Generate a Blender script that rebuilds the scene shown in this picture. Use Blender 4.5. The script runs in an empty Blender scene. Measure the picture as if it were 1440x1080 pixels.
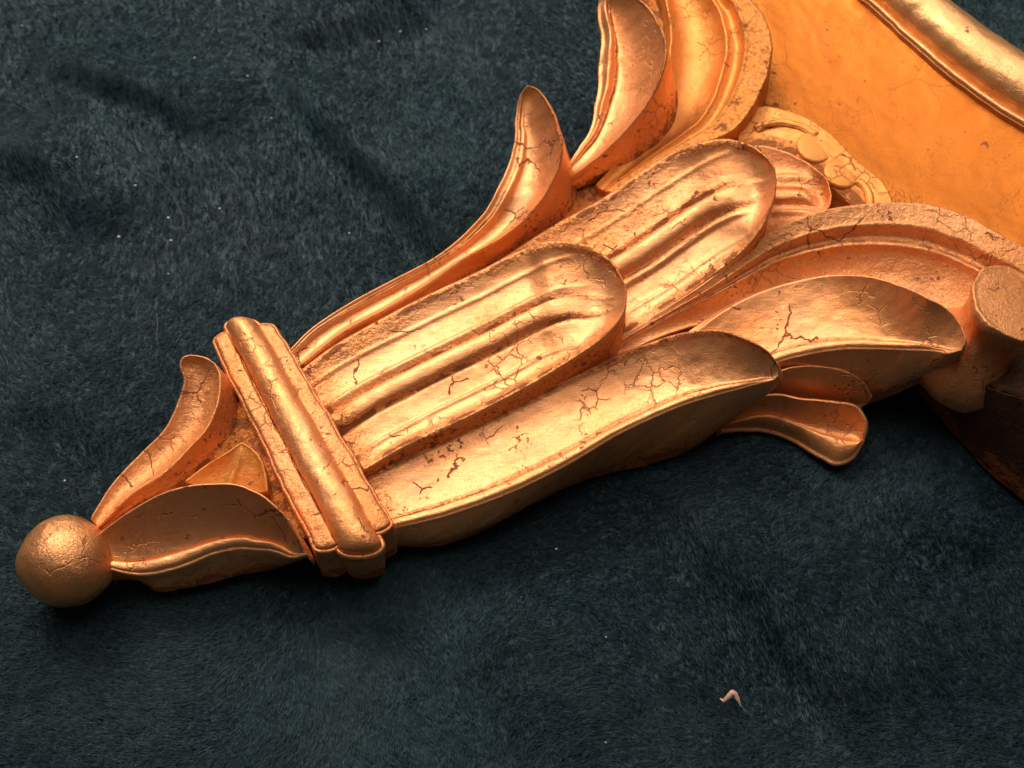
import bpy, math
import numpy as np
from mathutils import Vector

# ------------------------------------------------------------------ camera, world, lamps
SC = bpy.context.scene
COL = SC.collection
TILT = math.radians(30.0)
DIST = 0.50
HFOV = math.radians(40.0)
TARGET = np.array((0.0, 0.0, 0.02))
CAM = TARGET + DIST * np.array((0.0, -math.sin(TILT), math.cos(TILT)))
cd = bpy.data.cameras.new('camera')
cam = bpy.data.objects.new('camera', cd)
COL.objects.link(cam)
cam.location = CAM
cam.rotation_euler = (TILT, 0, 0)
cd.angle = HFOV
cd.clip_start = 0.01
cd.clip_end = 50
cd.dof.use_dof = True
cd.dof.focus_distance = 0.475
cd.dof.aperture_fstop = 16
SC.camera = cam

world = bpy.data.worlds.new('World')
SC.world = world
world.use_nodes = True
wb = world.node_tree.nodes['Background']
wb.inputs[0].default_value = (1.0, 0.66, 0.48, 1)
wb.inputs[1].default_value = 0.055


def area(name, loc, size, watts, color, target=(0, 0, 0.02)):
    ld = bpy.data.lights.new(name, 'AREA')
    ld.shape = 'DISK'
    ld.size = size
    ld.energy = watts
    ld.color = color
    o = bpy.data.objects.new(name, ld)
    COL.objects.link(o)
    o.location = loc
    o.rotation_euler = (Vector(target) - Vector(loc)).to_track_quat('-Z', 'Y').to_euler()
    return o


area('key_lamp', (-0.42, 0.72, 0.90), 0.40, 10.5, (1.0, 0.82, 0.69))
area('ceiling_bounce', (0.0, 0.98, 1.80), 2.9, 45.0, (1.0, 0.83, 0.71), (0, 0.1, 0))  # soft disc added for warm overhead fill, standing for bounce off the unseen ceiling

SC.cycles.max_bounces = 6
SC.cycles.diffuse_bounces = 2
SC.cycles.glossy_bounces = 5
SC.cycles.transmission_bounces = 1
SC.cycles.use_adaptive_sampling = True
SC.cycles.adaptive_threshold = 0.045
SC.cycles_curves.shape = 'RIBBONS'

SC.view_settings.view_transform = 'Standard'
SC.view_settings.look = 'None'
SC.view_settings.gamma = 1.0
SC.view_settings.use_curve_mapping = False
SC.view_settings.exposure = 0.0

# ------------------------------------------------------------------ measuring helpers
FPX = 720.0 / math.tan(HFOV / 2)
RGT = np.array((1.0, 0, 0))
UP = np.array((0, math.cos(TILT), math.sin(TILT)))
FWD = np.array((0, math.sin(TILT), -math.cos(TILT)))
CM = 0.01


def at(px, py, zcm):
    """world point at height zcm that the photograph shows at pixel px,py"""
    d = FWD + RGT * ((px - 720.0) / FPX) + UP * ((540.0 - py) / FPX)
    k = (zcm * CM - CAM[2]) / d[2]
    return CAM + d * k


def spline(pts, n, ease=None):
    """centripetal Catmull-Rom through 3D pts, n samples, arc-length even"""
    P = np.array(pts, float)
    if len(P) == 2:
        u = np.linspace(0, 1, n)[:, None]
        if ease is not None:
            u = ease(u)
        return P[0] * (1 - u) + P[1] * u
    P = np.vstack([2 * P[0] - P[1], P, 2 * P[-1] - P[-2]])
    out = []
    for i in range(1, len(P) - 2):
        p0, p1, p2, p3 = P[i - 1:i + 3]
        t0 = 0.0
        t1 = t0 + max(np.linalg.norm(p1 - p0), 1e-9) ** 0.5
        t2 = t1 + max(np.linalg.norm(p2 - p1), 1e-9) ** 0.5
        t3 = t2 + max(np.linalg.norm(p3 - p2), 1e-9) ** 0.5
        t = np.linspace(t1, t2, 40, endpoint=False)[:, None]
        A1 = (t1 - t) / (t1 - t0) * p0 + (t - t0) / (t1 - t0) * p1
        A2 = (t2 - t) / (t2 - t1) * p1 + (t - t1) / (t2 - t1) * p2
        A3 = (t3 - t) / (t3 - t2) * p2 + (t - t2) / (t3 - t2) * p3
        B1 = (t2 - t) / (t2 - t0) * A1 + (t - t0) / (t2 - t0) * A2
        B2 = (t3 - t) / (t3 - t1) * A2 + (t - t1) / (t3 - t1) * A3
        out.append((t2 - t) / (t2 - t1) * B1 + (t - t1) / (t2 - t1) * B2)
    out.append(P[-2][None])
    Q = np.vstack(out)
    s = np.concatenate([[0], np.cumsum(np.linalg.norm(np.diff(Q, axis=0), axis=1))])
    u = np.linspace(0, 1, n)
    if ease is not None:
        u = ease(u)
    u = u * s[-1]
    return np.stack([np.interp(u, s, Q[:, k]) for k in range(3)], 1)


def rail(px, n, ease=None):
    return spline([at(*p) for p in px], n, ease)


_rng = np.random.RandomState(7)
_TAB = _rng.rand(256, 256)


def vnoise(x, y, seed=0):
    """smooth 2D value noise, -1..1"""
    x = np.asarray(x, float) + seed * 17.37
    y = np.asarray(y, float) + seed * 9.71
    xi = np.floor(x).astype(int)
    yi = np.floor(y).astype(int)
    fx = x - xi
    fy = y - yi
    fx = fx * fx * fx * (fx * (fx * 6 - 15) + 10)
    fy = fy * fy * fy * (fy * (fy * 6 - 15) + 10)
    a = _TAB[xi & 255, yi & 255]
    b = _TAB[(xi + 1) & 255, yi & 255]
    c = _TAB[xi & 255, (yi + 1) & 255]
    d = _TAB[(xi + 1) & 255, (yi + 1) & 255]
    return ((a * (1 - fx) + b * fx) * (1 - fy) + (c * (1 - fx) + d * fx) * fy) * 2 - 1


def fbm(x, y, seed=0, octs=3):
    v = 0
    amp = 1.0
    for k in range(octs):
        v = v + amp * vnoise(x * 2 ** k, y * 2 ** k, seed + k * 3)
        amp *= 0.5
    return v


def sstep(a, b, x):
    t = np.clip((x - a) / (b - a), 0, 1)
    return t * t * (3 - 2 * t)


# ------------------------------------------------------------------ materials
def N(nt, typ, **kw):
    n = nt.nodes.new(typ)
    for k, v in kw.items():
        setattr(n, k, v)
    return n


def gold(name, base, deep, rough, crack=1.0, fine=1.0, crust_all=0.0, metal=0.80, crust_col=(0.80, 0.34, 0.08)):
    m = bpy.data.materials.new(name)
    m.use_nodes = True
    nt = m.node_tree
    L = nt.links.new
    bs = nt.nodes['Principled BSDF']
    tc = N(nt, 'ShaderNodeNewGeometry')
    pos = tc.outputs['Position']

    def noise(scale, detail=3.0, rgh=0.55, dist=0.0, vec=pos):
        n = N(nt, 'ShaderNodeTexNoise')
        n.inputs['Scale'].default_value = scale
        n.inputs['Detail'].default_value = detail
        n.inputs['Roughness'].default_value = rgh
        n.inputs['Distortion'].default_value = dist
        L(vec, n.inputs['Vector'])
        return n

    def ramp(src, p0, p1, c0=(0, 0, 0, 1), c1=(1, 1, 1, 1)):
        r = N(nt, 'ShaderNodeValToRGB')
        r.color_ramp.elements[0].position = p0
        r.color_ramp.elements[1].position = p1
        r.color_ramp.elements[0].color = c0
        r.color_ramp.elements[1].color = c1
        L(src, r.inputs[0])
        return r.outputs[0]

    def math_(op, a, b):
        n = N(nt, 'ShaderNodeMath', operation=op)
        for i, v in enumerate((a, b)):
            if isinstance(v, (int, float)):
                n.inputs[i].default_value = v
            else:
                L(v, n.inputs[i])
        return n.outputs[0]

    def mixc(f, a, b, kind='MIX'):
        n = N(nt, 'ShaderNodeMix', data_type='RGBA', blend_type=kind)
        if isinstance(f, (int, float)):
            n.inputs[0].default_value = f
        else:
            L(f, n.inputs[0])
        for i, v in ((6, a), (7, b)):
            if isinstance(v, tuple):
                n.inputs[i].default_value = v
            else:
                L(v, n.inputs[i])
        return n.outputs[2]

    # cracks: thin jagged cell borders, broken up into fragments
    w = noise(240, 3.0)
    vm = N(nt, 'ShaderNodeVectorMath', operation='MULTIPLY_ADD')
    L(w.outputs['Color'], vm.inputs[0])
    vm.inputs[1].default_value = (0.0045, 0.0045, 0.0045)
    L(pos, vm.inputs[2])

    def lines(scale, w0, w1):
        v = N(nt, 'ShaderNodeTexVoronoi', feature='DISTANCE_TO_EDGE')
        v.inputs['Scale'].default_value = scale
        L(vm.outputs[0], v.inputs['Vector'])
        return ramp(v.outputs['Distance'], w0, w1, (1, 1, 1, 1), (0, 0, 0, 1))

    at_ = N(nt, 'ShaderNodeAttribute', attribute_name='crust')
    crust = math_('MAXIMUM', at_.outputs['Fac'], crust_all)
    patch = noise(46, 2)
    patch_v = patch.outputs['Fac']
    grain = noise(620, 3, 0.65)
    big = math_('MULTIPLY', lines(56, 0.007, 0.020), ramp(noise(50, 2).outputs['Fac'], 0.59, 0.61))
    fin = math_('MULTIPLY', lines(150, 0.010, 0.040), ramp(patch_v, 0.38, 0.44, (1, 1, 1, 1), (0, 0, 0, 1)))
    flak = math_('MULTIPLY', ramp(grain.outputs['Fac'], 0.54, 0.60),
                 math_('ADD', ramp(noise(70, 3).outputs['Fac'], 0.61, 0.66), math_('MULTIPLY', crust, 0.75)))
    bare = math_('MAXIMUM', math_('MULTIPLY', big, crack), math_('MULTIPLY', fin, 0.55 * crack))
    bare = math_('MAXIMUM', bare, math_('MULTIPLY', flak, min(1.0, 0.85 * max(crack, 0.3))))
    bare = math_('MINIMUM', bare, 1.0)

    tone = ramp(noise(28, 3, 0.6).outputs['Fac'], 0.32, 0.68)
    col = mixc(tone, base + (1,), deep + (1,))
    col = mixc(math_('MULTIPLY', crust, 0.45), col, crust_col + (1,))
    # tarnish film: purplish brown clouds
    tar = math_('MULTIPLY', ramp(patch_v, 0.56, 0.72), 0.30 * min(1.0, crack * crack))
    col = mixc(tar, col, (0.50, 0.27, 0.17, 1))
    specks = math_('MULTIPLY', ramp(noise(260, 2, 0.5).outputs['Fac'], 0.715, 0.735), 0.85)
    bare = math_('MAXIMUM', bare, specks)
    gl = ramp(math_('SUBTRACT', math_('ADD', at_.outputs['Fac'], math_('MULTIPLY', noise(170, 3, 0.65).outputs['Fac'], 1.2)), 1.0), 0.45, 0.51)
    bare = math_('MAXIMUM', bare, math_('MULTIPLY', gl, 0.8))
    col = mixc(1.0, col, ramp(noise(1900, 2, 0.7).outputs['Fac'], 0.32, 0.66, (0.80, 0.78, 0.74, 1), (1, 1, 1, 1)), 'MULTIPLY')
    col = mixc(bare, col, (0.25, 0.075, 0.03, 1))
    L(col, bs.inputs['Base Color'])
    met = math_('SUBTRACT', metal, math_('MULTIPLY', bare, metal * 0.9))
    L(met, bs.inputs['Metallic'])
    rg = math_('ADD', math_('MULTIPLY', noise(85, 3, 0.6).outputs['Fac'], 0.22), rough - 0.11)
    rg = math_('ADD', rg, math_('MULTIPLY', crust, 0.10))
    rg = math_('ADD', rg, math_('MULTIPLY', bare, 0.25))
    L(rg, bs.inputs['Roughness'])
    bs.inputs['Specular IOR Level'].default_value = 0.3

    # relief: crumpled leaf, cracks, crust
    wr = noise(1200, 4, 0.72, 0.8)
    mid = noise(130, 2, 0.55)
    mp = N(nt, 'ShaderNodeMapping')
    mp.inputs['Rotation'].default_value = (0.2, 0.3, math.radians(-35))
    mp.inputs['Scale'].default_value = (0.10, 1.0, 1.0)
    L(pos, mp.inputs['Vector'])
    streak = noise(1500, 2, 0.6, 1.0, mp.outputs[0])
    h = math_('MULTIPLY', wr.outputs['Fac'], 0.00018 * fine)
    h = math_('ADD', h, math_('MULTIPLY', streak.outputs['Fac'], 0.00010))
    h = math_('ADD', h, math_('MULTIPLY', mid.outputs['Fac'], 0.0003 * fine))
    h = math_('ADD', h, math_('MULTIPLY', math_('MULTIPLY', grain.outputs['Fac'], crust), 0.0016))
    h = math_('SUBTRACT', h, math_('MULTIPLY', math_('MAXIMUM', big, fin), 0.00020 * crack))
    bp = N(nt, 'ShaderNodeBump')
    bp.inputs['Strength'].default_value = 0.8
    bp.inputs['Distance'].default_value = 1.0
    L(h, bp.inputs['Height'])
    L(bp.outputs[0], bs.inputs['Normal'])
    return m


M_LEAF = gold('gilding', (0.95, 0.49, 0.235), (0.90, 0.40, 0.15), 0.47)
M_WORN = gold('worn_gilding', (0.95, 0.49, 0.235), (0.88, 0.385, 0.14), 0.47, 1.0, 1.8, 0.25)
M_FOIL = gold('crumpled_gilding', (0.95, 0.50, 0.23), (0.88, 0.41, 0.15), 0.34, 0.8, 2.1, 0.0)
M_MATTE = gold('matte_gilding', (0.58, 0.19, 0.030), (0.52, 0.16, 0.024), 0.42, 0.25, 0.5, 0.0, 0.92)
M_SATIN = gold('satin_gilding', (0.85, 0.38, 0.11), (0.78, 0.32, 0.08), 0.50, 0.8, 1.4, 0.0, 0.8)
M_BRIGHT = gold('burnished_gilding', (0.93, 0.56, 0.26), (0.88, 0.48, 0.20), 0.38, 0.25, 0.8, 0.0, 0.8)
M_DARK = gold('shaded_bole', (0.075, 0.034, 0.016), (0.025, 0.014, 0.009), 0.5, 0.4, 2.0, 0.6, 0.3, (0.10, 0.05, 0.025))  # mottled bole, its base darkened to paint in the side board's shade
M_CORE = gold('crusty_gilding', (0.82, 0.36, 0.11), (0.64, 0.24, 0.06), 0.5, 1.0, 2.0, 0.8)


# ------------------------------------------------------------------ mesh helpers
def link(name, V, F, mat, parent=None, crust=None, smooth=True):
    me = bpy.data.meshes.new(name)
    me.from_pydata([tuple(v) for v in V], [], F)
    if smooth:
        me.polygons.foreach_set('use_smooth', np.ones(len(me.polygons), bool))
    if crust is not None:
        a = me.attributes.new('crust', 'FLOAT', 'POINT')
        a.data.foreach_set('value', np.asarray(crust, np.float32))
    me.materials.append(mat)
    me.update()
    o = bpy.data.objects.new(name, me)
    COL.objects.link(o)
    if parent is not None:
        o.parent = parent
    return o


def wallside(spec, n, side, tt):
    """bottom line of a wall: explicit pixel rail, or [(t, z_cm, out_mm)]"""
    if spec and len(spec[0]) == 3 and spec[0][0] <= 1.0:
        s = np.array(spec, float)
        return ('d', np.interp(tt, s[:, 0], s[:, 1]) * CM, np.interp(tt, s[:, 0], s[:, 2]) * 0.001)
    return ('r', rail(spec, n), None)


def relief(name, L, R, prof, mat, parent=None, nt=150, ns=72, wall_l=None, wall_r=None, wall_e=None, wall_s=None,
           tip=True, seed=1, rough=0.00012, rnd=0.0006, nk=16, bulge=0.0, crust_fn=None, wallcrust=0.9, ease=None, endbulge=0.0, wc0=0.3):
    """carved piece: surface spanned between two rails with a cross profile, walls dropped from its outline"""
    if ease is None:
        ease = (lambda u: 1 - (1 - u) ** 1.55) if tip else None
    A = rail(L, nt, ease)
    B = rail(R, nt, ease)
    u = np.linspace(0, 1, nt)
    tt = ease(u) if ease is not None else u
    T = tt[:, None]
    S = np.linspace(-1, 1, ns)[None, :]
    W = np.linalg.norm(A - B, axis=1)[:, None]
    w = (S + 1) / 2
    G = A[:, None, :] * (1 - w)[..., None] + B[:, None, :] * w[..., None]
    if endbulge:
        ax_ = (A[-1] + B[-1]) - (A[0] + B[0])
        ax_ = ax_ / np.linalg.norm(ax_)
        G += ax_ * ((2 * T - 1) * endbulge * np.sqrt(np.clip(1 - S * S, 0, 1)))[..., None]
    off = prof(T, S, W)
    G[..., 2] += off
    fade = np.clip((1 - np.abs(S)) * 8, 0.25, 1)
    G[..., 2] += rough * 1.1 * fbm(G[..., 0] * 90, G[..., 1] * 90, seed) * fade
    G[..., 2] += rough * 0.8 * fbm(G[..., 0] * 330, G[..., 1] * 330, seed + 5) * fade
    edge = 0.00028 * fbm(G[..., 0] * 140, G[..., 1] * 140, seed + 9)
    G[..., 0] += edge
    G[..., 1] += edge * 0.7
    V = G.reshape(-1, 3).tolist()
    cr = (crust_fn(T, S, W) + 0 * S + 0 * T) if crust_fn else np.zeros((nt, ns))
    C = cr.reshape(-1).tolist()
    idx = np.arange(nt * ns).reshape(nt, ns)
    F = []
    a = idx[:-1, :-1].ravel(); b = idx[1:, :-1].ravel(); c = idx[1:, 1:].ravel(); d = idx[:-1, 1:].ravel()
    F += [q for q in zip(a.tolist(), d.tolist(), c.tolist(), b.tolist())]
    # outline loop: L base->tip, end row, R tip->base, start row
    loop = []
    info = []
    for i in range(nt):
        loop.append(idx[i, 0]); info.append(('L', i))
    if not tip:
        for j in range(1, ns - 1):
            loop.append(idx[nt - 1, j]); info.append(('E', j))
    for i in range(nt - 1 - (1 if tip else 0), -1, -1):
        loop.append(idx[i, ns - 1]); info.append(('R', i))
    for j in range(ns - 2, 0, -1):
        loop.append(idx[0, j]); info.append(('S', j))
    loop = np.array(loop)
    P = np.array(V)[loop]
    m = len(loop)
    T1 = np.roll(P, -1, 0)[:, :2] - np.roll(P, 1, 0)[:, :2]
    T1 /= np.maximum(np.linalg.norm(T1, axis=1, keepdims=True), 1e-9)
    nor = np.stack([-T1[:, 1], T1[:, 0]], 1)
    # orientation from polygon area
    x, y = P[:, 0], P[:, 1]
    ar = 0.5 * np.sum(x * np.roll(y, -1) - np.roll(x, -1) * y)
    flip = ar > 0
    if flip:
        nor = -nor
    for _ in range(6):
        nor = (np.roll(nor, 1, 0) + 2 * nor + np.roll(nor, -1, 0)) / 4
    nor /= np.maximum(np.linalg.norm(nor, axis=1, keepdims=True), 1e-9)
    default = [(0, 0.2, 0.0), (1, 0.2, 0.0)]
    wl = wallside(wall_l or default, nt, 'L', tt)
    wr = wallside(wall_r or default, nt, 'R', tt)

    def bottom(k):
        s, i = info[k]
        p = P[k]
        if s in 'LR':
            W_ = wl if s == 'L' else wr
            if W_[0] == 'r':
                return W_[1][i]
            return np.array((p[0] + nor[k, 0] * W_[2][i], p[1] + nor[k, 1] * W_[2][i], W_[1][i]))
        z, o = (wall_e if s == 'E' else wall_s) or (0.2, 0.0)
        return np.array((p[0] + nor[k, 0] * o * 0.001, p[1] + nor[k, 1] * o * 0.001, z * CM))

    Bt = np.array([bottom(k) for k in range(m)])
    # end-row bottoms blended from the corner values
    prev = loop
    n3 = np.concatenate([nor, np.zeros((m, 1))], 1)
    down = np.minimum(rnd, np.maximum(P[:, 2] - Bt[:, 2], 0) * 0.5)[:, None]
    start = P + n3 * rnd
    start[:, 2] -= down[:, 0]
    base = len(V)
    rows = []
    for k in range(1, nk + 1):
        if k <= 3:
            ang = k / 3 * math.pi / 2
            Q = P + n3 * rnd * math.sin(ang)
            Q[:, 2] -= down[:, 0] * (1 - math.cos(ang))
            cv = 0.0
        else:
            f = (k - 3) / (nk - 3)
            Q = start * (1 - f) + Bt * f
            if bulge:
                Q += n3 * bulge * math.sin(math.pi * f)
            Q += n3 * (0.00022 * fbm(P[:, :1] * 150 + f * 3, P[:, 1:2] * 150 - f * 2, seed + 13)) * math.sin(math.pi * min(1, f * 1.3 + 0.0) * 0.5)
            cv = wallcrust * float(sstep(wc0, wc0 + 0.5, f))
        rows.append(Q)
        V += Q.tolist()
        C += [cv] * m
        cur = np.arange(base, base + m)
        base += m
        nx = np.roll(cur, -1)
        pn = np.roll(prev, -1)
        if flip:
            F += list(zip(prev.tolist(), cur.tolist(), nx.tolist(), pn.tolist()))
        else:
            F += list(zip(prev.tolist(), pn.tolist(), nx.tolist(), cur.tolist()))
        prev = cur
    # drop quads collapsed on the tip
    F = [f for f in F if len(set(f)) == 4]
    return link(name, V, F, mat, parent, C)


def lathe(name, prof, mat, parent, origin, axis, n=72, seed=1, amp=0.0003):
    """prof: [(radius, height along axis)] in m"""
    az = Vector(axis).normalized()
    ax = az.orthogonal().normalized()
    ay = az.cross(ax)
    V, F, C = [], [], []
    k = len(prof)
    for i, (r, h) in enumerate(prof):
        for j in range(n):
            a = 2 * math.pi * j / n
            p = Vector(origin) + az * h + (ax * math.cos(a) + ay * math.sin(a)) * r
            d = amp * float(fbm(p.x * 90 + p.z * 70, p.y * 90 - p.z * 40, seed))
            p += (ax * math.cos(a) + ay * math.sin(a)) * d * min(1, r / 0.005)
            V.append(p); C.append(0.0)
    for i in range(k - 1):
        for j in range(n):
            j2 = (j + 1) % n
            F.append((i * n + j, i * n + j2, (i + 1) * n + j2, (i + 1) * n + j))
    F.append(tuple(range(n))[::-1])
    F.append(tuple(range((k - 1) * n, k * n)))
    return link(name, V, F, mat, parent, C)


def empty(name, loc=(0, 0, 0), parent=None):
    o = bpy.data.objects.new(name, None)
    COL.objects.link(o)
    o.location = loc
    o.empty_display_size = 0.02
    if parent is not None:
        o.parent = parent
    return o


# cross profiles ------------------------------------------------------
def scoop(depth, grow=None, lip=0.0, lip_w=0.12, power=2.2, shift=0.0, ridge=None):
    """hollow between two rims; lip = half-round moulding along the R rim"""
    def f(T, S, W):
        s = S - shift * (1 - S * S)
        z = -depth * W * (1 - np.abs(s) ** power) * (1.0 if grow is None else grow + (1 - grow) * sstep(0.35, 0.8, T))
        if lip:
            c = 1 - lip_w * 1.15
            q = np.clip(1 - ((S - c) / lip_w) ** 2, 0, 1)
            z = z + lip * W * np.sqrt(q) * sstep(1.0, 0.86, T)
            z = z - 0.25 * lip * W * np.exp(-((S - (c - lip_w * 1.1)) / 0.035) ** 2) * sstep(1.0, 0.86, T)
        if ridge:
            for (c, wd, hh) in ridge:
                z = z + hh * W * np.exp(-((S - c) / wd) ** 2) * sstep(1.0, 0.8, T)
        return z
    return f


def flutes(depth, bead=0.16, beadh=0.10, c=0.0, extra=None, fade=(0.86, 0.62)):
    """spoon-ended lobe with two flutes and a bead between them"""
    def f(T, S, W):
        W0 = float(np.percentile(W, 80))
        e = np.clip(W / W0, 0, 1)
        D = S * e          # distance from the mid line in half widths
        z = -depth * W0 * (1 - np.abs(S) ** 4) * e ** 1.1
        z = z - 0.095 * W0 * np.exp(-((T - 0.85) / 0.10) ** 2) * (1 - S * S)
        k = sstep(fade[0], fade[1], T)
        z = z + beadh * W0 * np.sqrt(np.clip(1 - ((D - c) / bead) ** 2, 0, 1)) * k
        for sg in (-1, 1):
            z = z - 0.03 * W0 * np.exp(-((D - c - sg * bead * 1.12) / 0.045) ** 2) * k
            cc = c + sg * (0.5 + bead * 0.5)
            z = z - 0.016 * W0 * np.clip(1 - ((D - cc) / 0.32) ** 2, 0, 1) * k
        if extra:
            for (x_, wd, hh) in extra:
                z = z + hh * W0 * np.exp(-((D - x_) / wd) ** 2) * k
        return z
    return f


def flat(h=0.0):
    return lambda T, S, W: h * W * (1 - S * S) + 0 * T


def groove_crust(lines, width=0.05, patches=()):
    def f(T, S, W):
        v = 0
        for c in lines:
            v = np.maximum(v, np.exp(-((S - c) / width) ** 2) * (sstep(0.95, 0.75, T) if abs(c) < 0.5 else 1.0 + 0 * T))
        for (pt, ps, wt, ws, am) in patches:
            v = np.maximum(v, am * np.exp(-((T - pt) / wt) ** 2 - ((S - ps) / ws) ** 2))
        return v * np.clip(0.9 + 0.35 * vnoise(T * 22, S * 5 + 0.3), 0.4, 1.1)
    return f


# ------------------------------------------------------------------ the blanket
def ground(x, y, want_crease=False):
    cre = 0.0
    z = 0.0032 * fbm(x * 8, y * 8, 21, 2) - 0.002
    for pts, wd, dp in FOLDS:
        best = np.full(np.shape(x), 9.0)
        sd = np.zeros(np.shape(x))
        al = np.zeros(np.shape(x))
        n = len(pts) - 1
        for k, (a, b) in enumerate(zip(pts[:-1], pts[1:])):
            ab = b - a
            t = np.clip(((x - a[0]) * ab[0] + (y - a[1]) * ab[1]) / (ab @ ab), 0, 1)
            d = np.hypot(x - a[0] - t * ab[0], y - a[1] - t * ab[1])
            side = np.sign(ab[0] * (y - a[1]) - ab[1] * (x - a[0]))
            m = d < best
            best = np.where(m, d, best)
            sd = np.where(m, d * side, sd)
            al = np.where(m, (k + t) / n, al)
        sd = sd + 0.003 * vnoise(x * 60, y * 60, 91)
        taper = sstep(0.0, 0.35, al) * sstep(1.0, 0.75, al)
        # a soft tuck: high on the far side, dropping towards the camera
        z = z + taper * dp * (sstep(-wd, wd, sd) * np.exp(-np.maximum(sd, 0) / (wd * 5)) - 0.12 * np.exp(-((sd + wd * 1.2) / wd) ** 2))
        cre = np.maximum(cre, taper * min(1.0, dp / 0.006) * np.exp(-((sd + wd * 0.3) / (wd * 1.1)) ** 2))
    return (z, cre) if want_crease else z


def F2(*p):
    return [at(a, b, 0)[:2] for a, b in p]


FOLDS = [
    (F2((330, 60), (400, 130), (480, 210), (555, 285), (620, 350), (700, 420)), 0.0060, 0.0150),
    (F2((10, 95), (100, 105), (180, 135), (250, 175), (300, 215)), 0.0065, 0.0125),
    (F2((-30, 200), (40, 240), (90, 290), (140, 350)), 0.0085, 0.0105),
    (F2((330, 45), (430, 60), (520, 45), (640, 0)), 0.0075, 0.0080),
    (F2((860, 660), (960, 740), (1060, 840), (1140, 950), (1220, 1090)), 0.0085, 0.0095),
    (F2((620, 860), (720, 950), (780, 1090)), 0.010, 0.0040),
    (F2((-20, 560), (100, 590), (180, 660)), 0.0085, 0.0045),
    (F2((1180, 690), (1280, 760), (1420, 800)), 0.0085, 0.0040),
]
X0, X1, Y0, Y1 = -0.42, 0.42, -0.30, 0.46


def blanket_material():
    m = bpy.data.materials.new('teal_plush')
    m.use_nodes = True
    nt = m.node_tree
    L = nt.links.new
    bs = nt.nodes['Principled BSDF']
    g = N(nt, 'ShaderNodeNewGeometry')
    n1 = N(nt, 'ShaderNodeTexNoise'); n1.inputs['Scale'].default_value = 700; n1.inputs['Detail'].default_value = 2
    n2 = N(nt, 'ShaderNodeTexNoise'); n2.inputs['Scale'].default_value = 22; n2.inputs['Detail'].default_value = 3
    L(g.outputs['Position'], n1.inputs['Vector'])
    L(g.outputs['Position'], n2.inputs['Vector'])
    r1 = N(nt, 'ShaderNodeValToRGB')
    r1.color_ramp.elements[0].position = 0.35
    r1.color_ramp.elements[1].position = 0.68
    r1.color_ramp.elements[0].color = (0.010, 0.030, 0.043, 1)
    r1.color_ramp.elements[1].color = (0.037, 0.090, 0.116, 1)
    L(n1.outputs['Fac'], r1.inputs[0])
    mx = N(nt, 'ShaderNodeMix', data_type='RGBA')
    r2 = N(nt, 'ShaderNodeValToRGB')
    r2.color_ramp.elements[0].position = 0.42
    r2.color_ramp.elements[1].position = 0.72
    r2.color_ramp.elements[1].color = (0.5, 0.5, 0.5, 1)
    L(n2.outputs['Fac'], r2.inputs[0])
    L(r2.outputs[0], mx.inputs[0])
    L(r1.outputs[0], mx.inputs[6])
    mx.inputs[7].default_value = (0.045, 0.081, 0.094, 1)
    L(mx.outputs[2], bs.inputs['Base Color'])
    bs.inputs['Roughness'].default_value = 0.6
    bs.inputs['Specular IOR Level'].default_value = 0.25
    return m


M_PLUSH = blanket_material()
gx = np.linspace(X0, X1, 240)
gy = np.linspace(Y0, Y1, 220)
GX, GY = np.meshgrid(gx, gy, indexing='ij')
GZ = ground(GX, GY) - 0.0008
ii = np.arange(GX.size).reshape(GX.shape)
blanket = link('blanket', np.stack([GX, GY, GZ], -1).reshape(-1, 3),
               list(zip(ii[:-1, :-1].ravel().tolist(), ii[1:, :-1].ravel().tolist(), ii[1:, 1:].ravel().tolist(), ii[:-1, 1:].ravel().tolist())),
               M_PLUSH)
blanket['kind'] = 'structure'
blanket['label'] = 'dark teal plush blanket spread under the gilded ornament'


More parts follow.
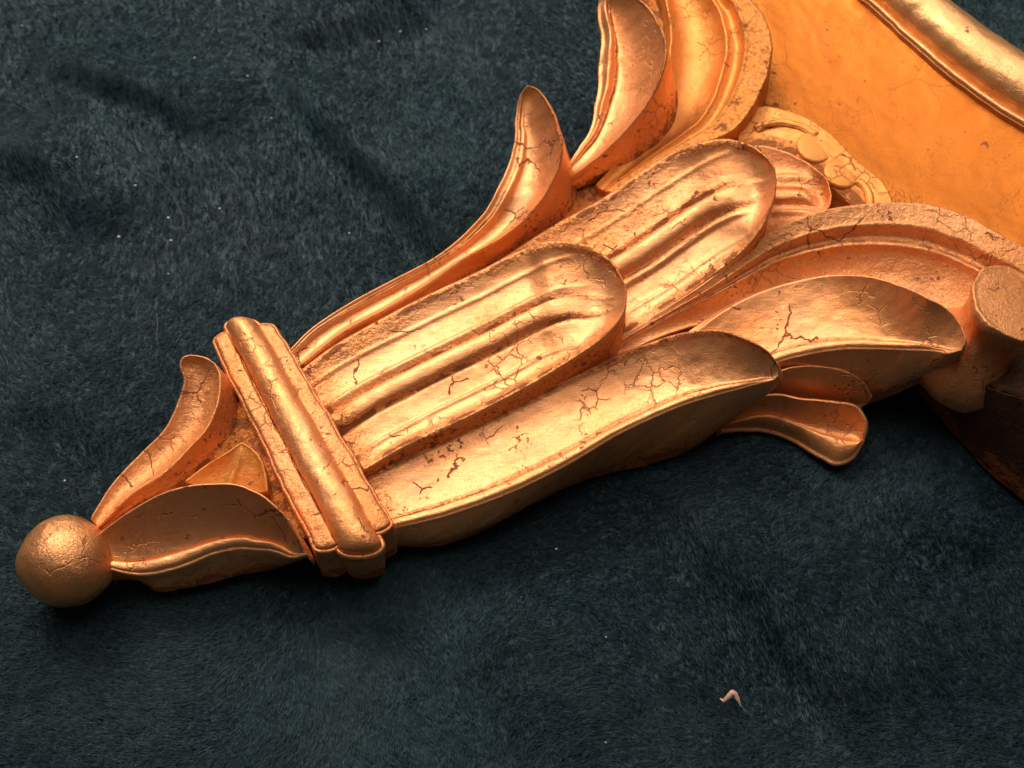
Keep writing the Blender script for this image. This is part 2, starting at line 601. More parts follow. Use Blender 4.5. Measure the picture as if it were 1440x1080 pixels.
def build_pile(n):
    rs = np.random.RandomState(3)
    # even strand density where the camera looks (with a margin), thinner outside
    px = rs.uniform(-160, 1600, int(n * 1.0))
    py = rs.uniform(-120, 1200, int(n * 1.0))
    d = FWD[None] + RGT[None] * ((px - 720) / FPX)[:, None] + UP[None] * ((540 - py) / FPX)[:, None]
    k = -CAM[2] / d[:, 2]
    x = CAM[0] + d[:, 0] * k
    y = CAM[1] + d[:, 1] * k
    ex = rs.uniform(X0, X1, n // 5)
    ey = rs.uniform(Y0, Y1, n // 5)
    x = np.concatenate([x, ex]); y = np.concatenate([y, ey])
    ok = (x > X0) & (x < X1) & (y > Y0) & (y < Y1)
    x = x[ok]; y = y[ok]
    z, cre = ground(x, y, True)
    z = z - 0.0008
    e = 0.002
    sx = (ground(x + e, y) - ground(x - e, y)) / (2 * e)
    sy = (ground(x, y + e) - ground(x, y - e)) / (2 * e)
    # brushed direction: slow swirls plus small tufts
    ang = 3.6 + 1.3 * fbm(x * 11, y * 11, 31, 2) + 0.38 * fbm(x * 70, y * 70, 41, 2) + 0.30 * vnoise(x * 420, y * 420, 51) + rs.normal(0, 0.18, len(x))
    lean = 0.95 + 0.22 * fbm(x * 16, y * 16, 61, 2) + 0.28 * vnoise(x * 300, y * 300, 71) + rs.normal(0, 0.12, len(x))
    lean = np.clip(lean * (1 - 0.75 * cre), 0.12, 1.42)
    ln = (0.0027 + 0.0005 * vnoise(x * 240, y * 240, 81)) * rs.uniform(0.7, 1.15, len(x))
    dx = np.cos(ang) * np.sin(lean); dy = np.sin(ang) * np.sin(lean); dz = np.cos(lean) + sx * dx + sy * dy
    K = 4
    P = np.zeros((len(x), K, 3), np.float32)
    cx = rs.normal(0, 0.15, len(x)); cy = rs.normal(0, 0.15, len(x))
    for i in range(K):
        f = i / (K - 1)
        b = f * f
        P[:, i, 0] = x + ln * (dx * (0.35 * f + 0.65 * b) + cx * b)
        P[:, i, 1] = y + ln * (dy * (0.35 * f + 0.65 * b) + cy * b)
        P[:, i, 2] = z + ln * (dz * f + 0.45 * (1 - dz) * (f - b))
    R = np.zeros((len(x), K), np.float32)
    r0 = rs.uniform(0.00007, 0.00012, len(x))
    for i, q in enumerate((1.0, 0.95, 0.75, 0.25)):
        R[:, i] = r0 * q
    hc = bpy.data.hair_curves.new('blanket_pile')
    hc.add_curves([K] * len(x))
    hc.attributes['position'].data.foreach_set('vector', P.ravel())
    ra = hc.attributes.get('radius') or hc.attributes.new('radius', 'FLOAT', 'POINT')
    ra.data.foreach_set('value', R.ravel())
    hc.materials.append(M_PLUSH)
    o = bpy.data.objects.new('blanket_pile', hc)
    COL.objects.link(o)
    o.parent = blanket
    o['kind'] = 'stuff'
    return o


build_pile(540000)

# ------------------------------------------------------------------ the gilded ornament
orn = empty('gilded_ornament', tuple(at(620, 620, 0)))
orn['label'] = 'gilded carved wood ornament with ball tip, banded collar and acanthus leaves on dark blanket'
orn['category'] = 'ornament'
ORIG = Vector(orn.location)
PARTS = []
_link = link


def link(name, V, F, mat, parent=None, crust=None, smooth=True):
    o = _link(name, V, F, mat, parent, crust, smooth)
    if parent is not None:
        o.matrix_parent_inverse = parent.matrix_world.inverted() if parent.type != 'EMPTY' else o.matrix_parent_inverse
        if parent is orn:
            o.location = -ORIG
    return o


# -- cores that fill the carving from below
relief('core_block',
       [(398, 520, 1.9), (500, 440, 1.95), (620, 375, 2.1), (720, 315, 2.3), (800, 275, 2.5), (850, 225, 2.5), (880, 120, 2.4), (900, -60, 2.2)],
       [(545, 735, 1.2), (660, 695, 1.2), (780, 640, 1.3), (900, 590, 1.5), (1040, 535, 1.8), (1200, 505, 2.0), (1330, 480, 2.0), (1480, 420, 1.8)],
       lambda T, S, W: 0.0025 * fbm(T * 9, S * 5, 4) + 0 * W, M_CORE, orn, nt=120, ns=90, tip=False, rough=0.0003, crust_fn=lambda T, S, W: 0.82)
relief('core_block',
       [(150, 760, 1.5), (215, 680, 1.9), (290, 590, 2.2), (330, 520, 2.3)],
       [(175, 790, 1.0), (290, 775, 1.2), (380, 765, 1.3), (460, 750, 1.4)],
       lambda T, S, W: 0.0015 * fbm(T * 7, S * 4, 6) + 0 * W, M_CORE, orn, nt=60, ns=50, tip=False, rough=0.0003, crust_fn=lambda T, S, W: 0.82)

# -- ball and neck
bc = at(94, 790, 1.7)
RB = 0.0153
prof = [(max(RB * math.sin(a), 1e-5), -RB * math.cos(a)) for a in np.linspace(0.02, math.pi - 0.02, 48)]
lathe('ball', prof, M_FOIL, orn, bc, (0.2, 0.1, 1), seed=3, amp=0.0007)
n0 = at(125, 790, 1.25)
n1 = at(190, 785, 0.95)
nd = Vector(n1) - Vector(n0)
ll = nd.length
lathe('neck', [(0.0095, -0.004), (0.0080, 0.0), (0.0070, ll * .3), (0.0068, ll * .5), (0.0070, ll * .8), (0.0075, ll)], M_CORE, orn, n0, nd, n=40, seed=4, amp=0.0006)

# -- calyx leaves between ball and collar
relief('calyx_leaf',
       [(131, 727, 2.2), (158, 683, 2.3), (200, 637, 2.4), (233, 603, 2.6), (252, 566, 2.9), (260, 535, 3.2), (254, 512, 3.5), (258, 503, 3.6), (267, 500, 3.6)],
       [(140, 738, 2.1), (183, 695, 2.4), (233, 662, 2.7), (267, 628, 2.9), (292, 599, 3.1), (306, 562, 3.3), (308, 528, 3.5), (292, 506, 3.6), (267, 500, 3.6)],
       scoop(0.28, power=2.0), M_WORN, orn, wall_r=[(0, 1.7, 0.5), (0.5, 1.8, 5), (0.85, 1.8, 5), (1, 1.8, 1)],
       wall_l=[(0, 0.5, 0), (0.5, 0.5, -1), (1, 1.0, -3)], seed=11, rnd=0.0007)
relief('calyx_leaf',
       [(138, 752, 2.2), (183, 720, 2.9), (233, 693, 3.5), (283, 682, 3.8), (333, 684, 3.9), (375, 703, 3.8), (404, 733, 3.4), (420, 760, 2.9), (428, 778, 2.5)],
       [(140, 796, 1.8), (195, 806, 1.6), (235, 801, 1.7), (267, 791, 1.8), (303, 776, 1.9), (340, 770, 2.0), (380, 773, 2.1), (410, 782, 2.3), (428, 778, 2.5)],
       scoop(0.17, lip=0.075, lip_w=0.22, power=2.2), M_LEAF, orn,
       wall_r=[(180, 808, 0.8), (205, 822, 0.6), (222, 831, 0.5), (267, 826, 0.4), (333, 810, 0.4), (387, 799, 0.4), (428, 786, 0.5), (440, 782, 0.6)],
       wall_l=[(0, 1.5, 0.5), (0.5, 1.9, 3), (1, 1.8, 3)], seed=12, rnd=0.0007)
relief('calyx_leaf',
       [(262, 676, 2.35), (290, 655, 2.5), (318, 638, 2.7), (340, 623, 2.8)],
       [(375, 690, 2.3), (372, 668, 2.5), (362, 642, 2.7), (340, 623, 2.8)],
       scoop(0.09, power=3, ridge=[(0.0, 0.15, 0.05)]), M_SATIN, orn, nt=60, ns=40, wall_r=[(0, 1.8, 1), (1, 1.8, 1)], wall_l=[(0, 1.8, 1), (1, 1.8, 1)], seed=13)

# -- collar of three mouldings
collar = empty('collar', (0, 0, 0), orn)
collar.location = -ORIG


def dome(h, p=2.0):
    def f(T, S, W):
        e = np.clip(1 - np.abs(S) ** p, 0, 1) ** 0.5
        ends = np.clip(1 - np.abs(2 * T - 1) ** 18, 0, 1) ** 0.5
        return h * CM * (e * ends)
    return f


relief('collar_block', [(312, 484, 2.2), (444, 748, 2.2)], [(374, 474, 2.2), (530, 728, 2.2)], flat(), M_WORN, collar, nt=90, ns=30, tip=False,
       wall_e=(0.2, 2), wall_s=(0.2, 0), wall_l=[(0, 1.2, 0), (1, 1.2, 0)], wall_r=[(0, 1.2, 0), (1, 1.2, 0)], seed=21)
relief('fillet', [(301, 482, 2.65), (444, 770, 2.55)], [(320, 470, 2.75), (473, 765, 2.65)], dome(0.16, 6), M_WORN, collar, nt=130, ns=26, tip=False,
       wall_e=(0.5, 1), wall_s=(0.8, 0), wall_l=[(0, 0.8, 0.5), (1, 0.5, 0.5)], wall_r=[(0, 0.5, 0), (1, 0.5, 0)], seed=22, rnd=0.0010, endbulge=0.0015)
relief('bead', [(319, 464, 2.75), (474, 769, 2.6)], [(366, 460, 2.75), (536, 760, 2.6)], dome(0.58, 2.0), M_LEAF, collar, nt=150, ns=40, tip=False,
       wall_e=(0.3, -1), wall_s=(0.5, 0), wall_l=[(0, 0.5, -1), (1, 0.3, -1)], wall_r=[(0, 0.5, -1), (1, 0.3, -1)], seed=23, rnd=0.0012, endbulge=0.0045)
relief('fillet', [(364, 461, 2.75), (522, 748, 2.65)], [(386, 460, 2.7), (549, 734, 2.55)], dome(0.18, 6), M_WORN, collar, nt=130, ns=26, tip=False,
       wall_e=(0.5, 1), wall_s=(0.8, 0), wall_l=[(0, 0.5, 0), (1, 0.5, 0)], wall_r=[(0, 0.8, 0.5), (1, 0.5, 0.5)], seed=24, rnd=0.0010, endbulge=0.0015)

# -- acanthus leaves on the far side
relief('acanthus_leaf',
       [(404, 497, 2.5), (438, 463, 2.6), (497, 424, 2.7), (555, 393, 2.8), (613, 362, 3.0), (652, 331, 3.1), (683, 298, 3.3), (702, 265, 3.6), (717, 230, 3.7), (725, 197, 3.9), (728, 160, 4.2), (733, 134, 4.6), (742, 121, 4.9)],
       [(425, 512, 2.4), (477, 471, 2.6), (536, 438, 2.7), (598, 402, 2.9), (652, 364, 3.1), (707, 333, 3.3), (740, 306, 3.5), (767, 273, 4.0), (783, 240, 4.5), (790, 207, 4.9), (785, 178, 5.1), (773, 150, 5.15), (757, 127, 5.0), (742, 121, 4.9)],
       scoop(0.30, power=2.0, ridge=[(-0.62, 0.12, 0.07)]), M_LEAF, orn, wall_r=[(0, 2.0, 1), (0.6, 2.0, 3), (0.78, 2.2, 7), (0.92, 2.6, 7), (1, 3.0, 2)],
       wall_l=[(0, 0.4, 0), (0.6, 0.4, 0), (1, 1.0, -6)], seed=31, crust_fn=groove_crust([-0.78, 0.97], 0.06))
relief('acanthus_leaf',
       [(800, 232, 3.3), (815, 208, 3.4), (830, 186, 3.5), (840, 140, 3.8), (845, 93, 4.1), (847, 50, 4.4), (843, 5, 4.9), (850, -12, 5.3), (868, -16, 5.6)],
       [(802, 250, 3.3), (847, 216, 3.8), (880, 183, 4.4), (907, 150, 4.9), (925, 117, 5.4), (935, 83, 5.8), (935, 57, 6.0), (925, 30, 6.0), (907, 6, 5.9), (868, -16, 5.6)],
       scoop(0.22, power=2.2, ridge=[(-0.72, 0.16, 0.13)]), M_LEAF, orn, wall_r=[(0, 2.6, 1), (0.4, 2.6, 7), (0.8, 2.8, 9), (1, 3.0, 4)],
       wall_l=[(0, 1.0, 0), (1, 1.0, -5)], seed=32, crust_fn=groove_crust([-0.5, 0.97], 0.05))


def band_right(b0, depth):
    """hollow, then a raised line, a groove and a flat outer band towards R"""
    def f(T, S, W):
        w = (S + 1) / 2
        wi = b0 - 0.16
        hol = -depth * W * np.clip(1 - (np.abs(w - wi * 0.5) / (wi * 0.5)) ** 2.2, 0, 1)
        inner = sstep(b0, b0 - 0.02, w)
        z = np.where(w < wi, hol, 0) - 0.05 * W * inner
        z = z + 0.030 * W * np.exp(-((w - wi) / 0.022) ** 2)
        z = z - 0.045 * W * np.exp(-((w - b0 + 0.06) / 0.05) ** 2)
        z = z + 0.018 * W * np.exp(-((w - b0 - 0.03) / 0.02) ** 2)
        return z
    return f


def band_left(b0, depth):
    g = band_right(1 - b0, depth)
    return lambda T, S, W: g(T, -S, W)


relief('acanthus_leaf',
       [(840, 258, 2.9), (880, 215, 3.2), (920, 160, 3.4), (940, 100, 3.6), (945, 40, 3.8), (935, -20, 4.0), (925, -60, 4.0)],
       [(862, 270, 2.9), (935, 228, 3.5), (1000, 197, 3.9), (1032, 181, 4.1), (1057, 150, 4.3), (1072, 120, 4.4), (1081, 90, 4.5), (1084, 60, 4.5), (1079, 38, 4.6), (1066, 12, 4.6), (1040, -15, 4.6), (1000, -50, 4.6)],
       band_right(0.72, 0.16), M_SATIN, orn, tip=False, wall_r=[(0, 2.5, 1), (0.3, 2.6, 2), (1, 2.8, 2)], wall_l=[(0, 2, 0), (1, 2, 0)], seed=33,
       crust_fn=lambda T, S, W: 0.72 * sstep(0.40, 0.5, S) + 0.0 * T)

# -- fluted centre lobes, the farthest first
relief('fluted_lobe',
       [(985, 250, 3.5), (1030, 212, 3.9), (1070, 205, 4.1), (1103, 214, 4.3), (1137, 230, 4.5), (1160, 250, 4.6), (1168, 274, 4.6)],
       [(1030, 355, 3.4), (1075, 330, 3.8), (1120, 312, 4.2), (1152, 301, 4.45), (1164, 290, 4.55), (1168, 274, 4.6)],
       flutes(0.10, 0.15, 0.05, 0.1, extra=[(-0.35, 0.1, 0.04), (0.5, 0.08, 0.04)]), M_WORN, orn, seed=41, wc0=-0.3, wallcrust=0.7, wall_l=[(0, 2.6, 1), (1, 2.6, 1)], wall_r=[(0, 2.6, 1), (1, 2.6, 1)])
relief('fluted_lobe',
       [(690, 375, 2.7), (740, 342, 2.8), (780, 317, 3.1), (847, 280, 3.6), (913, 235, 4.1), (947, 215, 4.4), (980, 202, 4.9), (1013, 196, 5.3), (1047, 201, 5.5), (1070, 213, 5.6), (1085, 232, 5.65), (1090, 253, 5.65)],
       [(840, 500, 2.5), (900, 457, 2.8), (943, 428, 3.1), (985, 399, 3.5), (1041, 355, 4.2), (1072, 318, 5.0), (1085, 285, 5.4), (1089, 268, 5.55), (1090, 253, 5.65)],
       flutes(0.035, 0.16, 0.05, 0.03, extra=[(0.34, 0.035, 0.028), (-0.62, 0.025, 0.014), (0.72, 0.025, 0.012)]), M_LEAF, orn, seed=42, wc0=-0.3, wallcrust=0.7,
       wall_l=[(0, 2.0, 1), (0.6, 2.2, 4), (1, 3.0, 0)], wall_r=[(0, 2.0, 2), (0.6, 2.2, 3), (1, 3.0, -1)], crust_fn=groove_crust([-0.18, 0.25, -0.95, 0.95], 0.07, [(0.42, -0.5, 0.2, 0.4, 0.7), (0.1, 0.0, 0.15, 1.5, 0.6)]))
relief('fluted_lobe',
       [(425, 520, 2.5), (470, 487, 2.6), (520, 458, 2.8), (574, 429, 3.0), (630, 402, 3.3), (676, 381, 3.5), (708, 364, 3.7), (738, 350, 3.9), (762, 342, 4.3), (784, 339, 4.5), (808, 341, 4.7), (830, 347, 4.8), (858, 366, 4.9), (875, 394, 4.9), (880, 418, 4.9)],
       [(512, 660, 2.4), (560, 632, 2.5), (613, 607, 2.7), (670, 580, 2.9), (730, 549, 3.2), (770, 526, 3.4), (808, 502, 3.8), (847, 475, 4.3), (868, 453, 4.65), (877, 436, 4.8), (880, 418, 4.9)],
       flutes(0.04, 0.16, 0.050, 0.05, extra=[(-0.24, 0.025, 0.014), (-0.66, 0.025, 0.014), (0.66, 0.025, 0.016)]), M_LEAF, orn, seed=43, wc0=-0.3, wallcrust=0.7, wall_l=[(0, 1.8, 1), (0.6, 2.0, 3), (1, 2.4, 1)], wall_r=[(0, 1.7, 1), (0.6, 2.0, 3), (1, 2.4, 0)],
       crust_fn=groove_crust([-0.14, 0.23, -0.95, 0.95], 0.065, [(0.0, 0.0, 0.06, 2.0, 1.0), (0.18, -0.85, 0.12, 0.15, 0.9), (0.5, -0.3, 0.06, 0.2, 0.4)]))

# -- acanthus leaves on the near side
relief('acanthus_leaf',
       [(862, 480, 2.6), (893, 462, 2.8), (943, 430, 3.1), (985, 403, 3.5), (1050, 353, 4.0), (1087, 325, 4.3), (1127, 307, 4.5), (1177, 293, 4.6), (1227, 287, 4.7), (1277, 286, 4.7), (1320, 292, 4.7), (1360, 306, 4.7), (1400, 327, 4.7), (1445, 352, 4.6), (1500, 395, 4.4)],
       [(872, 502, 2.4), (908, 480, 2.6), (960, 460, 2.6), (1010, 448, 2.7), (1080, 432, 2.9), (1130, 424, 3.1), (1180, 418, 3.3), (1230, 420, 3.5), (1280, 430, 3.7), (1320, 445, 3.7), (1360, 465, 3.7), (1395, 480, 3.7), (1430, 500, 3.6), (1480, 520, 3.5)],
       band_left(0.25, 0.10), M_WORN, orn, tip=False, wall_l=[(0, 2.2, 1), (0.3, 2.6, 1), (1, 2.8, 1)], wall_r=[(0, 2, 0), (1, 2, 0)], seed=51,
       crust_fn=lambda T, S, W: np.exp(-((S + 0.30) / 0.10) ** 2) + 0.35 * (S < -0.5) + 0 * T)
relief('acanthus_leaf',
       [(960, 482, 2.7), (1006, 446, 3.1), (1049, 421, 3.35), (1092, 404, 3.55), (1134, 393, 3.8), (1177, 387, 4.2), (1219, 389, 4.7), (1262, 400, 5.1), (1305, 419, 5.6), (1334, 438, 5.55), (1349, 457, 5.4), (1356, 478, 5.3), (1351, 491, 5.1)],
       [(1020, 540, 2.6), (1070, 520, 2.8), (1100, 506, 3.0), (1130, 498, 3.2), (1173, 491, 3.5), (1219, 489, 3.7), (1262, 490, 3.9), (1309, 492, 4.4), (1335, 495, 4.8), (1351, 491, 5.1)],
       scoop(0.15, grow=0.5, lip=0.05, lip_w=0.13, power=2.3), M_LEAF, orn, seed=52, bulge=0.0015,
       wall_r=[(1030, 560, 0.8), (1087, 552, 0.8), (1138, 562, 0.9), (1198, 569, 1.0), (1228, 566, 1.2), (1255, 556, 1.5), (1283, 543, 2.0), (1310, 530, 2.4), (1345, 515, 2.8)],
       wall_l=[(0, 2.6, 1), (0.5, 2.8, 3), (1, 3.0, 0)], crust_fn=groove_crust([0.70], 0.07))
relief('acanthus_leaf',
       [(1082, 528, 2.7), (1120, 516, 2.8), (1160, 516, 2.8), (1195, 526, 2.7), (1215, 540, 2.4), (1224, 556, 2.0)],
       [(1075, 556, 1.4), (1110, 560, 1.3), (1150, 566, 1.3), (1190, 571, 1.3), (1213, 568, 1.5), (1224, 556, 2.0)],
       scoop(-0.10, power=2.0), M_LEAF, orn, seed=55, nt=80, ns=40, wall_r=[(0, 0.6, -1), (1, 0.8, -3)], wall_l=[(0, 1.5, -2), (1, 1.2, -4)], rnd=0.0008)
relief('acanthus_leaf',
       [(1010, 598, 1.2), (1040, 574, 1.6), (1062, 560, 1.9), (1095, 556, 2.0), (1138, 563, 2.0), (1180, 567, 2.0), (1205, 572, 1.9), (1216, 592, 1.7), (1212, 618, 1.3)],
       [(1012, 604, 0.7), (1040, 602, 0.6), (1070, 603, 0.5), (1100, 610, 0.5), (1130, 625, 0.5), (1155, 641, 0.6), (1177, 650, 0.7), (1197, 642, 0.9), (1212, 618, 1.3)],
       lambda T, S, W: -0.22 * W * np.clip(1 - ((S + 0.35) / 0.6) ** 2, 0, 1) + 0.10 * W * np.clip(1 - ((S - 0.62) / 0.42) ** 2, 0, 1), M_LEAF, orn, seed=53, nt=100, ns=50, wall_r=[(0, 0.1, -1), (1, 0.1, -4)], wall_l=[(0, 0.3, 0), (1, 0.3, -4)], rnd=0.0012)
relief('acanthus_leaf',
       [(508, 676, 1.9), (560, 648, 1.95), (613, 622, 2.05), (670, 595, 2.2), (730, 567, 2.45), (808, 529, 2.8), (886, 494, 3.3), (940, 474, 3.9), (985, 465, 4.6), (1030, 468, 5.0), (1060, 482, 5.0), (1085, 500, 4.7), (1096, 515, 4.4), (1095, 526, 4.2)],
       [(540, 744, 1.8), (595, 732, 1.9), (645, 718, 2.05), (720, 690, 2.3), (795, 653, 2.6), (870, 609, 2.9), (920, 585, 3.2), (970, 565, 3.5), (1020, 550, 3.8), (1070, 537, 4.0), (1088, 532, 4.1), (1095, 526, 4.2)],
       scoop(0.15, grow=0.45, lip=0.055, lip_w=0.14, power=2.3), M_LEAF, orn, seed=54, nt=180, bulge=0.0018,
       wall_r=[(545, 768, 0.3), (615, 768, 0.3), (670, 751, 0.3), (745, 711, 0.3), (820, 676, 0.3), (920, 651, 0.4), (970, 633, 0.7), (1010, 605, 1.2), (1045, 577, 2.0), (1085, 542, 3.2)],
       wall_l=[(0, 1.7, 1), (0.5, 2.0, 2), (1, 3.4, 0)], crust_fn=groove_crust([0.68, -0.96], 0.075, [(0.0, 0.0, 0.04, 2.0, 1.0)]))

# -- volute at the near right
vo = at(1424, 428, 5.9)
vax = Vector((0.24, 0.06, 0.96)).normalized()
relprof = [(0.0150 * k / 6, 0.0006 - 0.0008 * (k / 6) ** 2) for k in range(1, 6)] + [(0.0140, -0.0002), (0.0147, 0.0003), (0.0150, -0.0004), (0.0147, -0.003), (0.0132, -0.006), (0.0112, -0.011), (0.0110, -0.016),
           (0.0135, -0.021), (0.0172, -0.027), (0.0190, -0.034), (0.0178, -0.040), (0.0130, -0.045), (0.002, -0.047)]
lathe('volute', relprof[::-1], M_WORN, orn, vo, vax, seed=61, amp=0.0014)

# -- medallion of two buttons and two curled bands behind the lobes
med = relief('medallion',
             [(1040, 175, 3.6), (1071, 150, 3.7), (1101, 155, 3.8), (1132, 166, 3.9), (1160, 184, 4.0), (1207, 228, 4.0), (1232, 248, 4.0), (1250, 273, 4.0), (1258, 300, 3.9)],
             [(1040, 215, 3.6), (1080, 215, 3.7), (1110, 225, 3.8), (1140, 240, 3.8), (1165, 255, 3.8), (1185, 270, 3.8), (1200, 285, 3.8), (1215, 300, 3.8), (1230, 315, 3.8)],
             lambda T, S, W: -0.0006 * sstep(-0.35, -0.1, S) + 0 * T + 0 * W, M_SATIN, orn, nt=120, ns=50, tip=False, seed=71,
             crust_fn=lambda T, S, W: sstep(0.1, 0.5, S) + 0 * T, wall_l=[(0, 3.0, 1), (1, 3.0, 1)], wall_r=[(0, 2.6, 1), (1, 2.6, 1)])
for (cx, cy, rx, z) in ((1148, 206, 0.0072, 3.90), (1185, 242, 0.0069, 3.90)):
    lathe('button', [(rx * 1.02, -0.008), (rx, -0.0008), (rx * 0.95, -0.0001), (rx * 0.85, 0.0001), (rx * 0.4, 0.0003), (0.0003, 0.0003)], M_SATIN, med,
          Vector(at(cx, cy, z)), (0.05, -0.05, 1), n=48, seed=72)
relief('curled_band', [(1062, 176, 3.75), (1080, 168, 3.85), (1105, 168, 3.95), (1130, 175, 4.0), (1150, 186, 4.0)],
       [(1066, 184, 3.7), (1082, 176, 3.8), (1104, 176, 3.9), (1126, 182, 3.95), (1143, 192, 3.95)], dome(0.05), M_SATIN, med, nt=60, ns=14, tip=False, nk=6,
       wall_l=[(0, 3.3, 0), (1, 3.3, 0)], wall_r=[(0, 3.3, 0), (1, 3.3, 0)], wall_e=(3.3, 0), wall_s=(3.3, 0), seed=73, rnd=0.0003)
relief('curled_band', [(1209, 250, 3.95), (1220, 260, 3.95), (1227, 274, 3.95), (1230, 292, 3.9)],
       [(1203, 256, 3.9), (1212, 265, 3.9), (1219, 277, 3.9), (1222, 292, 3.85)], dome(0.05), M_SATIN, med, nt=60, ns=14, tip=False, nk=6,
       wall_l=[(0, 3.3, 0), (1, 3.3, 0)], wall_r=[(0, 3.3, 0), (1, 3.3, 0)], wall_e=(3.3, 0), wall_s=(3.3, 0), seed=74, rnd=0.0003)

# -- coved back panel, its board and the frame moulding
relief('back_panel',
       [(1010, -90, 2.7), (1050, 40, 2.7), (1060, 130, 2.7), (1120, 220, 2.7), (1220, 290, 2.7), (1320, 330, 2.7), (1420, 390, 2.7), (1540, 480, 3.0)],
       [(1120, -100, 3.2), (1218, 0, 3.2), (1256, 33, 3.2), (1295, 70, 3.2), (1338, 106, 3.2), (1378, 136, 3.2), (1440, 176, 3.2), (1540, 235, 3.2)],
       lambda T, S, W: -0.05 * W * (1 - S * S), M_MATTE, orn, tip=False, nt=100, ns=60, wall_e=(0.2, 0), wall_s=(0.2, 0), wall_l=[(0, 0.3, 0), (1, 0.3, 0)], wall_r=[(0, 2, 0), (1, 2, 0)],
       seed=81, crust_fn=lambda T, S, W: 0.8 * sstep(-0.45, -0.8, S) + 0 * T)
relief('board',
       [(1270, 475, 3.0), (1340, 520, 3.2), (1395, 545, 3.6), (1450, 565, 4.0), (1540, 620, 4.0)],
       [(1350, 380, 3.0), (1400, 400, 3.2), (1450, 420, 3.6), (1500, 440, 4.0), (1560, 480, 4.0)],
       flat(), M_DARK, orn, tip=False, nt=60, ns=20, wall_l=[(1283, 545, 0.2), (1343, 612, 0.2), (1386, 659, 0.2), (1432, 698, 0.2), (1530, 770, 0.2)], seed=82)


def moulding_prof(T, S, W):
    w = (S + 1) / 2
    fil = 0.0018 * np.clip(1 - ((w - 0.045) / 0.045) ** 2, 0, 1) ** 0.5
    tor = 0.34 * W * np.clip(1 - ((w - 0.56) / 0.44) ** 2, 0, 1) ** 0.5
    return fil * (w < 0.1) + tor - 0.0008 * (w > 0.09) * (w < 0.14)


relief('frame_moulding',
       [(1115, -105, 3.4), (1215, 0, 3.4), (1253, 33, 3.4), (1292, 70, 3.4), (1335, 106, 3.4), (1375, 136, 3.4), (1437, 176, 3.4), (1540, 233, 3.4)],
       [(1240, -70, 3.2), (1330, 12, 3.2), (1365, 38, 3.2), (1400, 64, 3.2), (1440, 90, 3.2), (1480, 112, 3.2), (1540, 140, 3.2), (1640, 190, 3.2)],
       moulding_prof, M_BRIGHT, orn, tip=False, nt=110, ns=80, wall_r=[(0, 0.3, 0), (1, 0.3, 0)], wall_l=[(0, 2.8, 0), (1, 2.8, 0)], seed=83, rnd=0.0003)

# ------------------------------------------------------------------ bits on the blanket
def plain(name, col, rough=0.7):
    m = bpy.data.materials.new(name)
    m.use_nodes = True
    nt = m.node_tree
    bs = nt.nodes['Principled BSDF']
    n = N(nt, 'ShaderNodeTexNoise')
    n.inputs['Scale'].default_value = 600
    r = N(nt, 'ShaderNodeValToRGB')
    r.color_ramp.elements[0].color = tuple(c * 0.7 for c in col) + (1,)
    r.color_ramp.elements[1].color = col + (1,)
    nt.links.new(n.outputs['Fac'], r.inputs[0])
    nt.links.new(r.outputs[0], bs.inputs['Base Color'])
    bs.inputs['Roughness'].default_value = rough
    return m


M_SHAVE = plain('wood_shaving', (0.62, 0.42, 0.34))
M_HAIR = plain('stray_thread', (0.09, 0.10, 0.09))
M_LINT = plain('lint', (0.75, 0.68, 0.60))


def strip(name, pts, widths, thick, mat):
    """thin curled strip following 3D points"""
    pp = np.array(pts)
    P = np.stack([np.interp(np.linspace(0, len(pp) - 1, 40), np.arange(len(pp)), pp[:, k]) for k in range(3)], 1)
    w = np.interp(np.linspace(0, 1, 40), np.linspace(0, 1, len(widths)), widths)
    V, F = [], []
    for i in range(40):
        t = P[min(i + 1, 39)] - P[max(i - 1, 0)]
        n = np.array((-t[1], t[0], 0)); n /= max(np.linalg.norm(n), 1e-9)
        lift = np.array((0, 0, thick))
        V += [P[i] - n * w[i], P[i] + n * w[i] + lift * 2, P[i] + n * w[i] + lift * 3, P[i] - n * w[i] + lift]
    for i in range(39):
        a = i * 4
        for k in range(4):
            F.append((a + k, a + (k + 1) % 4, a + 4 + (k + 1) % 4, a + 4 + k))
    F.append((0, 1, 2, 3)); F.append((156, 159, 158, 157))
    return _link(name, V, F, mat)


def gz(px, py, h):
    p = at(px, py, 0)
    p = at(px, py, (float(ground(p[0], p[1])) + h) * 100)
    return p


sh = strip('wood_shaving', [gz(1012, 982, .0046), gz(1018, 986, .0046), gz(1024, 980, .0058), gz(1030, 974, .0066), gz(1034, 976, .0064), gz(1038, 984, .0056), gz(1042, 993, .0046)],
           [0.0001, 0.0006, 0.0008, 0.0010, 0.0008, 0.0006, 0.0001], 0.00006, M_SHAVE)
sh['label'] = 'tiny pale curled wood shaving on the blanket at lower right'
sh['category'] = 'wood shaving'


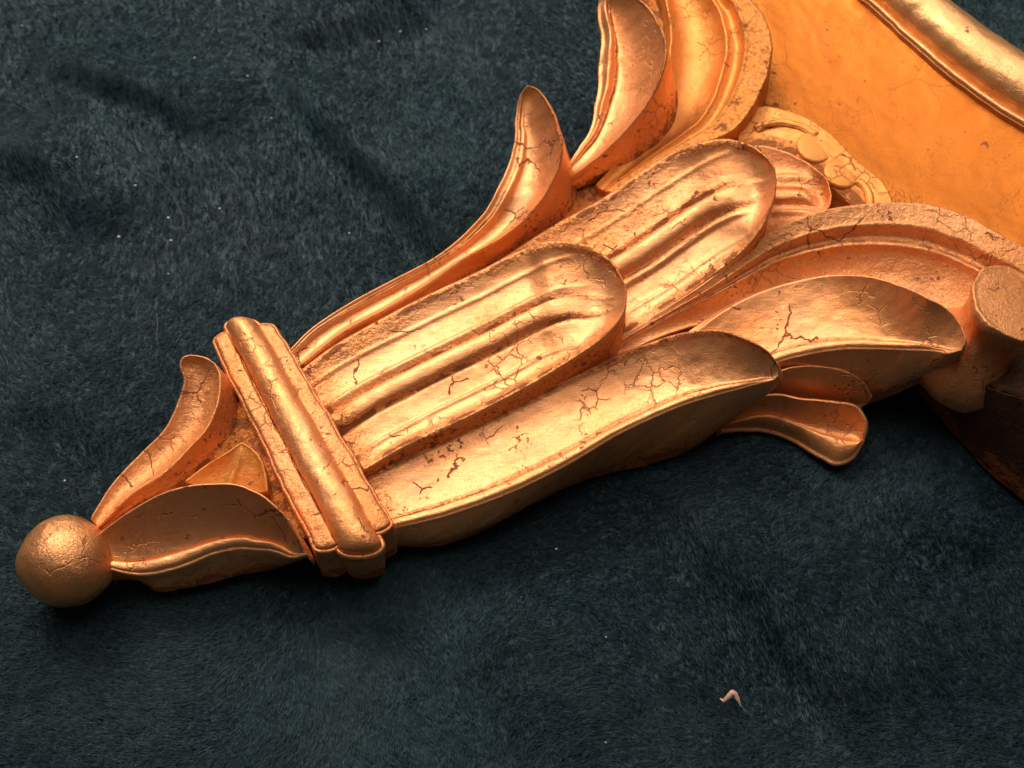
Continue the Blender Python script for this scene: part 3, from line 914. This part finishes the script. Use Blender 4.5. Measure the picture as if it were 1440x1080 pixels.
def thread(label, pts, r):
    P = spline([gz(*p) for p in pts], 50)
    V, F = [], []
    for i in range(50):
        t = P[min(i + 1, 49)] - P[max(i - 1, 0)]
        t /= np.linalg.norm(t)
        a = np.cross(t, (0, 0, 1)); a /= np.linalg.norm(a)
        b = np.cross(t, a)
        for k in range(5):
            c = 2 * math.pi * k / 5
            V.append(P[i] + (a * math.cos(c) + b * math.sin(c)) * r)
    for i in range(49):
        for k in range(5):
            F.append((i * 5 + k, i * 5 + (k + 1) % 5, i * 5 + 5 + (k + 1) % 5, i * 5 + 5 + k))
    o = _link('stray_thread', V, F, M_HAIR)
    o['label'] = label
    o['category'] = 'thread'
    return o


thread('long curved grey thread on the blanket at upper left', [(198, 241, .0045), (218, 250, .005), (235, 265, .005), (248, 285, .005), (256, 303, .005), (257, 318, .0045), (250, 323, .004), (240, 318, .0035)], 0.00016)
thread('short upright grey thread on the blanket above the small collar', [(220, 440, .004), (222, 455, .0048), (220, 470, .005), (222, 486, .0042)], 0.00016)

rs = np.random.RandomState(5)
for (px, py, r) in ((190, 261, .0006), (108, 221, .0005), (167, 333, .0006), (309, 293, .0004), (237, 306, .0005), (240, 338, .0005), (274, 81, .0004), (348, 107, .0005), (563, 44, .0005), (600, 41, .0004),
                    (533, 58, .0004), (237, 385, .0004), (491, 328, .0004), (382, 166, .0004), (31, 36, .0004), (782, 772, .0005), (852, 896, .0003), (852, 1044, .0003), (91, 676, .0004)):
    c = gz(px, py, .0050)
    V = []
    for a in range(3):
        for k in range(6):
            an = k * math.pi / 3 + a
            q = (0.6, 1.0, 0.5)[a] * r * rs.uniform(0.6, 1.2)
            V.append(c + np.array((math.cos(an) * q * 1.4, math.sin(an) * q, (a - 1) * r * 0.6)))
    F = [tuple(range(6))[::-1], tuple(range(12, 18))]
    for a in range(2):
        for k in range(6):
            F.append((a * 6 + k, a * 6 + (k + 1) % 6, a * 6 + 6 + (k + 1) % 6, a * 6 + 6 + k))
    o = _link('lint_speck', V, F, M_LINT)
    o['label'] = 'tiny pale lint speck caught in the blanket pile'
    o['category'] = 'lint'
    o['group'] = 'lint specks on the blanket'
